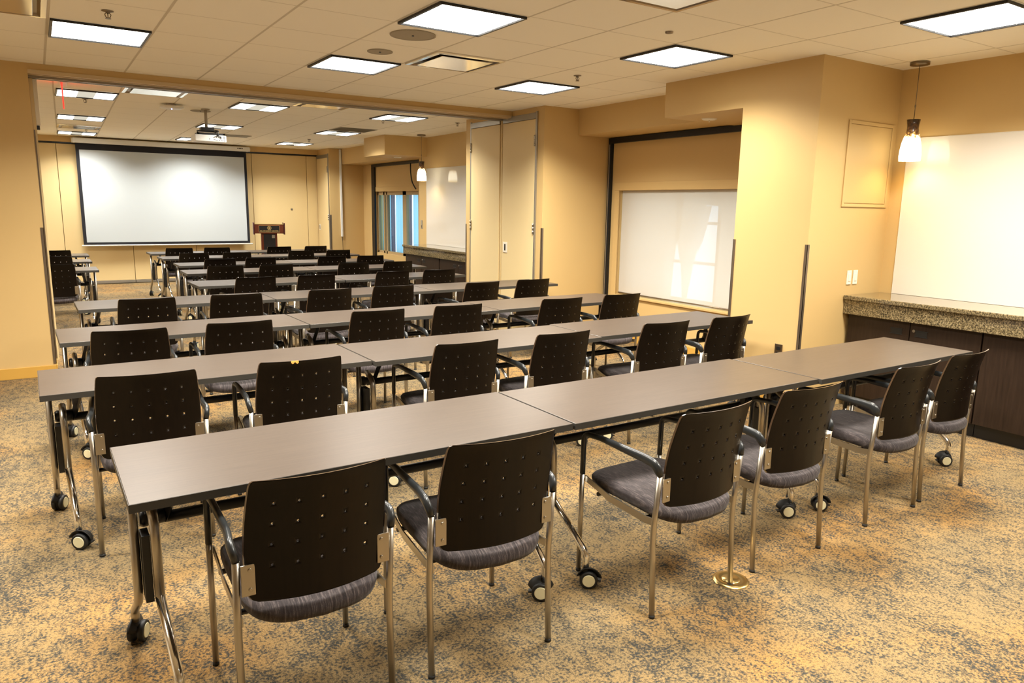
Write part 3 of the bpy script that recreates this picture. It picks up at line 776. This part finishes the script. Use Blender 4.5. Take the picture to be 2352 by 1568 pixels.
def pendant(x, y, ztop, zbot, label):
    t = thing('pendant_lamp', label, 'pendant lamp', (x, y, zbot), 0, 'art glass pendant lamps')
    h = ztop-zbot
    bm = new_bm(); add_lathe(bm, [(.0, H-zbot-.001), (.068, H-zbot-.001), (.068, H-zbot-.022), (.03, H-zbot-.028), (.0, H-zbot-.030)]); obj('canopy', bm, M_canopy, t)
    bm = new_bm(); add_cyl(bm, (0, 0, (H-zbot-.03+h)/2), .0028, H-zbot-.03-h-.001, 'Z', 8); add_cyl(bm, (0, 0, h+.10), .006, .02, 'Z', 8); obj('cord', bm, M_canopy, t)
    bm = new_bm()
    k = h/.33
    outer = [(.076, 0), (.078, .03*k), (.076, .08*k), (.068, .14*k), (.056, .19*k), (.045, .23*k), (.040, .26*k), (.042, .29*k), (.048, .33*k)]
    inner = [(.044, .33*k-.001), (.037, .285*k), (.036, .26*k), (.041, .23*k), (.052, .19*k), (.064, .14*k), (.072, .08*k), (.074, .03*k), (.072, 0)]
    add_lathe(bm, outer+inner+[outer[0]]); obj('glass_shade', bm, M_shade_glass, t)
    bm = new_bm(); add_lathe(bm, [(0, h-.012), (.034, h-.012), (.030, h-.05), (.018, h-.06), (0, h-.062)], 20); obj('socket', bm, M_canopy, t)
    ld = bpy.data.lights.new('pendant_bulb', 'POINT'); ld.energy = 2.5; ld.color = (1., .74, .38); ld.shadow_soft_size = .025
    lo = bpy.data.objects.new('bulb', ld); C.objects.link(lo); lo.parent = t; lo.location = (0, 0, .05)
pendant(5.73, 3.225, 2.285, 1.975, 'lit art glass pendant lamp in front of the nearer whiteboard')
pendant(5.36, 11.08, 2.28, 1.97, 'lit art glass pendant lamp by the far whiteboard')

# ------------------------------------------------------------------ tables
TD = .575; TH = .737
def caster(parent, x, y, ang, name='caster'):
    """twin wheel caster, local pivot at (x,y)"""
    M = Matrix.Translation((x, y, 0)) @ Matrix.Rotation(ang, 4, 'Z')
    bm = new_bm()
    def tr(v): return M @ Vector(v)
    for s in (-1, 1):
        a, b = tr((.014, s*.008, .038)), tr((.014, s*.028, .038))
        add_tube(bm, [a, a+(b-a)*.15, a+(b-a)*.85, b], [.034, .038, .038, .034], 24)
    # hood
    pts = [tr((.014+.042*math.cos(q), 0, .038+.042*math.sin(q))) for q in [rad(a) for a in range(10, 180, 17)]]
    add_tube(bm, pts, [(.024, .004)]*len(pts), 8)
    add_tube(bm, [tr((.0, 0, .05)), tr((0, 0, .085))], .012, 10)
    add_box(bm, .045, .066, -.012, .012, .030, .036, M)
    c = obj(name, bm, M_rubber, parent)
    for s in (-1, 1):
        bm = new_bm()
        a, b = tr((.014, s*.0282, .038)), tr((.014, s*.0305, .038)); add_tube(bm, [a, b], [.027, .025], 24)
        obj('wheel_cap', bm, M_cream, c)
    return c

def make_table(L):
    t = thing('training_table', '', 'table')
    hd = TD/2
    bm = new_bm(); add_box(bm, 0, L, -hd, hd, TH-.027, TH)
    me_o = obj('tabletop', bm, M_lam, t, .0015)
    bm = new_bm()
    w = .0015
    add_box(bm, -w, L+w, -hd-w, -hd-.0002, TH-.0268, TH-.001); add_box(bm, -w, L+w, hd+.0002, hd+w, TH-.0268, TH-.001)
    add_box(bm, -w, -.0002, -hd, hd, TH-.0268, TH-.001); add_box(bm, L+.0002, L+w, -hd, hd, TH-.0268, TH-.001)
    obj('edge_band', bm, M_edge, t)
    bm = new_bm(); add_tube(bm, [(.09, .075, .535), (L-.09, .075, .535)], [(.014, .020)]*2, 12); obj('crossbar', bm, M_black, t)
    for e, s in ((0, 1), (L, -1)):
        xo = e+s*.032; xi = e+s*.086
        # one leg assembly: outer tube to the far caster, inner tube to the near caster
        bm = new_bm()
        add_tube(bm, fillet([(xo, .05, TH-.03), (xo, .05, .27), (xo, .265, .13), (xo, .265, .085)], .06, 6), [(.0125, .0175)]*16 if False else .0145, 14)
        leg = obj('leg', bm, M_steel, t)
        bm = new_bm()
        add_tube(bm, fillet([(xi, .060, .60), (xi, -.030, .565), (xi, -.036, .315)], .05, 6), .0155, 14)
        leg2 = obj('leg', bm, M_steel, t)
        bm = new_bm()
        add_tube(bm, fillet([(xi, -.036, .3145), (xi+s*.012, -.262, .150), (xi+s*.012, -.262, .085)], .05, 6), .0150, 14)
        obj('splayed_foot', bm, M_chrome, leg2)
        bm = new_bm(); x0, x1 = sorted((xo+s*.0148, xi-s*.0148)); add_box(bm, x0, x1, -.020, .050, .29, .52); obj('spacer_plate', bm, M_black, t)
        bm = new_bm()
        add_tube(bm, [(e+s*.052, .075, .545), (e+s*.062, .075, .545), (e+s*.075, .075, .545), (e+s*.085, .075, .545), (e+s*.10, .075, .545), (e+s*.128, .075, .545)], [.024, .030, .030, .020, .028, .028], 16)
        add_tube(bm, [(e+s*.13, .075, .53), (e+s*.175, .02, TH-.03)], [(.022, .014)]*2, 4, smooth=False)
        add_box(bm, min(e+s*.12, e+s*.22), max(e+s*.12, e+s*.22), -.05, .10, TH-.035, TH-.0275)
        obj('tilt_bracket', bm, M_black, t)
        caster(t, xo, .265, rad(62 if s > 0 else 118)); caster(t, xi+s*.012, -.262, rad(-37 if s > 0 else 143))
    return t
TABLE_L = 1.56
tproto = make_table(TABLE_L)
used_t = [False]
def place_table(xa, ya, xb, yb, label, group, a=None):
    """near-edge left point to near-edge right point"""
    L = math.hypot(xb-xa, yb-ya)-.010; a = math.atan2(yb-ya, xb-xa) if a is None else a
    o = tproto if not used_t[0] else copy_tree(tproto); used_t[0] = True
    n = Vector((-math.sin(a), math.cos(a), 0))
    o.location = Vector((xa, ya, 0)) + n*(TD/2+.002) + Vector((math.cos(a), math.sin(a), 0))*.005
    o.rotation_euler = (0, 0, a); o.scale = (L/TABLE_L, 1, 1)
    o['label'] = label; o['group'] = group; o['category'] = 'table'
    return o
ORD = ['first', 'second', 'third', 'fourth', 'fifth', 'sixth', 'seventh', 'eighth', 'ninth']
rows3 = [((.145,2.19),(1.722,2.19),(3.295,2.18),(4.85,2.21)), ((-.058,3.67),(1.48,3.65),(3.088,3.69),(4.64,3.715)),
         ((.05,5.01),(1.56,5.03),(3.16,5.08),(4.70,5.10)), ((.21,6.50),(1.725,6.52),(3.31,6.56),(4.87,6.575))]
for k, r in enumerate(rows3):
    ra = math.atan2(r[-1][1]-r[0][1], r[-1][0]-r[0][0])
    for i in range(3):
        lb = '%s %s table of the %s row' % ('taupe wood-grain folding', ['left', 'middle', 'right'][i], ('nearest' if k == 0 else ORD[k]+' nearest'))
        place_table(*r[i], *r[i+1], lb, 'table row %s' % ORD[k], ra)
rows2 = [((1.315,7.84),(2.865,7.875),(4.43,7.94)), ((1.435,9.28),(2.98,9.26),(4.55,9.25)), ((1.535,10.48),(3.035,10.47),(4.585,10.45)), ((1.52,11.84),(3.09,11.86),(4.585,11.92)), ((1.50,13.02),(3.10,13.04),(4.60,13.06))]
for k, r in enumerate(rows2):
    ra = math.atan2(r[-1][1]-r[0][1], r[-1][0]-r[0][0])
    for i in range(2):
        lb = 'taupe folding table, %s half of the %s row from the viewer' % (['left', 'right'][i], ORD[k+4])
        place_table(*r[i], *r[i+1], lb, 'table row %s' % ORD[k+4], ra)
for (x, y), lb in (((.595,10.19), 'nearest of the three behind the left wall edge'), ((.605,11.64), 'middle of the three behind the left wall edge'), ((.64,12.95), 'farthest of the three behind the left wall edge')):
    place_table(x-1.55, y, x, y, 'taupe table across the aisle, ' + lb, 'tables left of the rear aisle')

# ------------------------------------------------------------------ chairs
def shell_point(s, t, off=0.):
    w = .203+.010*math.sin(PI*min(1, t*1.05))-.004*t
    z = .452+t*.386
    yc = -.236-.062*t**1.35 + .012*math.sin(PI*t)
    sag = .047-.010*t
    # slight roll outward at the top
    y = yc - sag*(1-s*s) - .006*max(0, (t-.93)/.07)**2
    x = s*w
    # normal offset (toward -y = back side)
    nx = -2*sag*s/w * -1
    n = Vector((-(2*sag*s/w), -1, .16)).normalized()
    return Vector((x, y, z)) + n*off

def make_shell(parent):
    # grid with real perforations: 5 columns x 4 rows
    holes_s = [-.66, -.33, 0, .33, .66]; holes_t = [.80, .63, .46, .29]
    hs, ht = .055, .030
    ss = sorted(set([-1, -.97, -.9, -.80, .80, .9, .97, 1] + [round(h+d, 4) for h in holes_s for d in (-hs, hs)]))
    ts = sorted(set([0, .015, .05, .12, .2, .90, .955, .985, 1] + [round(h+d, 4) for h in holes_t for d in (-ht, ht)]))
    bm = new_bm()
    def corner(s, t):   # rounded silhouette corners
        r = .10 if t < .5 else .045
        return s
    def inset(s, t):
        # pull in s near the corners
        e = 0
        if t > .93: q = (t-.93)/.07; e = .050*(1-math.sqrt(max(0, 1-q*q)))
        if t < .08: q = (.08-t)/.08; e = .12*(1-math.sqrt(max(0, 1-q*q)))
        return s*(1-e*abs(s)**6)
    layers = []
    for off in (.004, -.004):
        g = {}
        for s in ss:
            for t in ts: g[(s, t)] = bm.verts.new(shell_point(inset(s, t), t, off))
        layers.append(g)
    rings = {}
    for li, g in enumerate(layers):
        for a, b in zip(ss, ss[1:]):
            for c, d in zip(ts, ts[1:]):
                sc, tc_ = (a+b)/2, (c+d)/2
                hole = any(abs(sc-h) < .01 for h in holes_s) and any(abs(tc_-h) < .01 for h in holes_t)
                q = [g[(a,c)], g[(b,c)], g[(b,d)], g[(a,d)]]
                if not hole:
                    f = bm.faces.new(q if li else q[::-1]); f.smooth = True
                else:
                    off = (.004, -.004)[li]
                    rs, rt_ = .0042/.21, .0042/.386
                    ring = [bm.verts.new(shell_point(sc+rs*math.cos(k*PI/4-3*PI/4), tc_+rt_*math.sin(k*PI/4-3*PI/4), off)) for k in range(8)]
                    for k in range(4):
                        r0, r1, r2q = ring[2*k], ring[2*k+1], ring[(2*k+2) % 8]
                        for fv in ((q[k], q[(k+1)%4], r1), (q[k], r1, r0), (q[(k+1)%4], r2q, r1)):
                            f = bm.faces.new(fv if li else fv[::-1]); f.smooth = True
                    rings.setdefault((sc, tc_), []).append(ring)
    for k, (r0, r1) in rings.items():
        for i in range(8): bm.faces.new((r0[i], r0[(i+1)%8], r1[(i+1)%8], r1[i]))
    # rim
    bnd = [(s, ts[0]) for s in ss] + [(ss[-1], t) for t in ts[1:]] + [(s, ts[-1]) for s in ss[::-1][1:]] + [(ss[0], t) for t in ts[::-1][1:-1]]
    for i in range(len(bnd)):
        a, b = bnd[i], bnd[(i+1) % len(bnd)]
        f = bm.faces.new((layers[0][a], layers[0][b], layers[1][b], layers[1][a])); f.material_index = 1
    return obj('backrest', bm, [M_shell, M_shell_edge], parent)

def make_seat(parent):
    bm = new_bm(); n = 56
    def outline(a, k):
        c, s = math.cos(a), math.sin(a)
        e = 2/5.0
        x = .213*math.copysign(abs(c)**e, c); y = .245*math.copysign(abs(s)**e, s)-.01
        if y < 0: y -= .040*(1-(x/.213)**2)*(-y/.25)
        return x*k, (y+.02)*k-.02
    def topz(x, y): return .462 - .030*max(0, -(y+.02)/.27)**2 - .012*math.exp(-(x*x)/.02-(y+.03)**2/.02) - .012*max(0, (y-.14)/.1)**2
    prof = [(.0, 1), (.5, 1), (.86, 1), (.955, .80), (1.0, .38), (1.0, .0), (.975, -.75), (.92, -1), (.0, -1)]
    rings = []
    for k, zz in prof:
        if k == 0:
            z = topz(0, -.02) if zz > 0 else .400
            rings.append([bm.verts.new((0, -.02, z))]); continue
        ring = []
        for i in range(n):
            x, y = outline(2*PI*i/n, k); zt = topz(x, y); zb = zt-.062
            zm = (zt+zb)/2; ring.append(bm.verts.new((x, y, zm+zz*.031)))
        rings.append(ring)
    for a, b in zip(rings, rings[1:]):
        for i in range(n):
            j = (i+1) % n
            if len(a) == 1: f = bm.faces.new((a[0], b[i], b[j]))
            elif len(b) == 1: f = bm.faces.new((a[i], a[j], b[0]))
            else: f = bm.faces.new((a[i], a[j], b[j], b[i]))
            f.smooth = True
    return obj('seat', bm, M_fabric, parent)

def make_chair():
    t = thing('stacking_armchair', '', 'chair')
    make_shell(t); make_seat(t)
    for s in (-1, 1):
        x = s*.232
        bm = new_bm(); add_tube(bm, [(x, .215, .010), (x, .213, .25), (x, .210, .452)], .0105, 14); l = obj('leg', bm, M_steel, t)
        bm = new_bm(); add_tube(bm, [(x, .215, 0), (x, .215, .012)], .0115, 12); obj('glide', bm, M_rubber, l)
        bm = new_bm(); add_tube(bm, fillet([(x, -.238, .010), (x, -.222, .30), (x, -.222, .36), (x, -.240, .585)], .08, 5), .0112, 14); l = obj('leg', bm, M_steel, t)
        bm = new_bm(); add_tube(bm, [(x, -.238, 0), (x, -.238, .012)], .0122, 12); obj('glide', bm, M_rubber, l)
        # arm with front post
        bm = new_bm()
        path = fillet([(x, .210, .4525), (x, .207, .632), (x, .10, .640), (x, -.14, .632), (x+s*.010, -.225, .628), (x, -.243, .585)], .032, 6)
        rr = []
        for p in path:
            u = max(0, min(1, (.15-p.y)/.35)) if p.z > .60 else (0 if p.y > 0 else 1)
            rr.append((.0115+.009*u, .0115) if p.z > .6 else (.0125, .0115))
        add_tube(bm, path, rr, 14); obj('armrest', bm, M_blackp, t)
        # side rail + bracket
        bm = new_bm(); xi = s*.222
        x0, x1 = sorted((xi, xi-s*.005))
        pts = [(-.225, .372, .40), (-.16, .365, .395), (.05, .378, .408), (.13, .402, .428), (.205, .418, .444)]
        va = []
        for y, za, zb in pts: va.append([bm.verts.new((xx, y, zz)) for xx, zz in ((x0, za), (x1, za), (x1, zb), (x0, zb))])
        for a, b in zip(va, va[1:]):
            for i in range(4): bm.faces.new((a[i], a[(i+1)%4], b[(i+1)%4], b[i]))
        bm.faces.new(va[0][::-1]); bm.faces.new(va[-1]); obj('side_rail', bm, M_steel, t)
        bm = new_bm(); x0, x1 = sorted((s*.222, s*.183))
        add_box(bm, x0, x1, -.252, -.2475, .478, .573)
        for z in (.497, .556): add_cyl(bm, (s*.197, -.2535, z), .006, .004, 'Y', 12)
        obj('back_bracket', bm, M_steel, t, .0015)
    for yy, zz in ((.12, .385), (-.14, .372)):
        bm = new_bm(); add_tube(bm, [(-.22, yy, zz), (.22, yy, zz)], .009, 10); obj('cross_rail', bm, M_black, t)
    return t
cproto = make_chair()
used_c = [False]
def place_chair(x, ytop, rz, label, group):
    o = cproto if not used_c[0] else copy_tree(cproto); used_c[0] = True
    r = rad(rz)
    # (x,ytop) = midpoint between the top corners of the shell; local (0,-.298)
    off = Vector((math.sin(r)*.298*-1, math.cos(r)*.298, 0))
    o.location = Vector((x, ytop, 0)) + off; o.rotation_euler = (0, 0, r)
    o['label'] = label; o['category'] = 'chair'; o['group'] = group
    return o
CH = [
 [(0.619,1.944,-.8),(1.225,1.932,-3.8),(2.132,1.836,1.4),(2.771,1.867,-1.0),(3.665,1.895,1.0),(4.234,1.926,.8)],
 [(0.35,3.472,-4.3),(1.02,3.448,-2.5),(1.958,3.474,-.8),(2.63,3.48,-.3),(3.498,3.49,-3.1),(4.129,3.483,1.5)],
 [(.404,4.729,-4.),(1.028,4.749,-1.4),(2.003,4.85,-2.),(2.656,4.85,-3.),(3.633,4.842,-4.),(4.305,4.857,-3)],
 [(.667,6.216,-1.7),(1.33,6.215,-4),(2.135,6.253,4),(2.752,6.288,-3),(3.69,6.244,3),(4.334,6.29,-1.3)],
 [(1.823,7.60,3),(2.455,7.615,1.2),(3.362,7.70,.3),(3.95,7.69,-5)],
 [(1.835,9.09,-5),(2.424,9.067,-1.4),(3.409,9.052,-4),(4.028,9.051,-4)],
 [(2.007,10.24,4),(2.538,10.27,-1.9),(3.524,10.22,-4),(4.115,10.237,-4)],
 [(1.905,11.56,-5),(2.502,11.52,-5),(3.518,11.66,-4),(4.128,11.656,0)],
 [(1.896,12.83,-5),(2.474,12.84,-5),(3.492,12.835,-5),(4.145,12.87,3)]]
pos6 = ['leftmost', 'second from left', 'third from left', 'fourth from left', 'fifth from left', 'rightmost']
pos4 = ['leftmost', 'second from left', 'third from left', 'rightmost']
for k, row in enumerate(CH):
    for i, (x, y, r) in enumerate(row):
        nm = (pos6 if len(row) == 6 else pos4)[i]
        extra = ''
        if k == 1 and i == 1: extra = ', orange chip on top'
        if k == 0 and i == 2: extra = ', worn top edge'
        rn = 'row nearest the viewer' if k == 0 else '%s row from the viewer' % ORD[k]
        lbl = 'dark perforated armchair, %s in the %s%s' % (nm, rn, extra)
        if k == 1 and i == 1: lbl = 'dark armchair with an orange chip on top, second row, second from left'
        place_chair(x, y, r, lbl, 'armchairs in the %s row' % ORD[k])
for (x, y), lb in (((.13, 9.93), 'nearest of three left of the aisle'), ((.155, 11.36), 'middle of three left of the aisle'), ((.19, 12.70), 'farthest of three left of the aisle')):
    place_chair(x, y, 0, 'dark perforated-back armchair, ' + lb, 'armchairs left of the rear aisle')
# orange chip of bare wood on one chair
chips = [o for o in C.objects if 'orange chip' in o.get('label', '')]
bm = new_bm()
for k in range(8):
    s0 = -.30+k*.022; a = shell_point(s0, 1.0, .007); b = shell_point(s0+.022, 1.0, .007); c_ = shell_point(s0+.022, 1.0, -.006); d_ = shell_point(s0, 1.0, -.006)
    dz = -.010-.004*math.sin(k*1.3)
    lo = [bm.verts.new(v+Vector((0, 0, dz))) for v in (a, b)]; hi = [bm.verts.new(v+Vector((0, 0, .0008))) for v in (a, b, c_, d_)]
    bm.faces.new((lo[0], lo[1], hi[1], hi[0])); bm.faces.new((hi[0], hi[1], hi[2], hi[3]))
ch = obj('bare_wood_chip', bm, mat('bare_wood_orange', (.85, .42, .09), .6), chips[0]); ch['label'] = 'orange chip of bare wood'

# ------------------------------------------------------------------ world + view
w = bpy.data.worlds.new('world'); S.world = w; w.use_nodes = True
bg = w.node_tree.nodes['Background']; bg.inputs[0].default_value = (.62, .83, 1., 1); bg.inputs[1].default_value = 2.4
S.view_settings.view_transform = 'Standard'; S.view_settings.look = 'None'; S.view_settings.gamma = 1
S.view_settings.use_curve_mapping = False; S.view_settings.exposure = 0.27
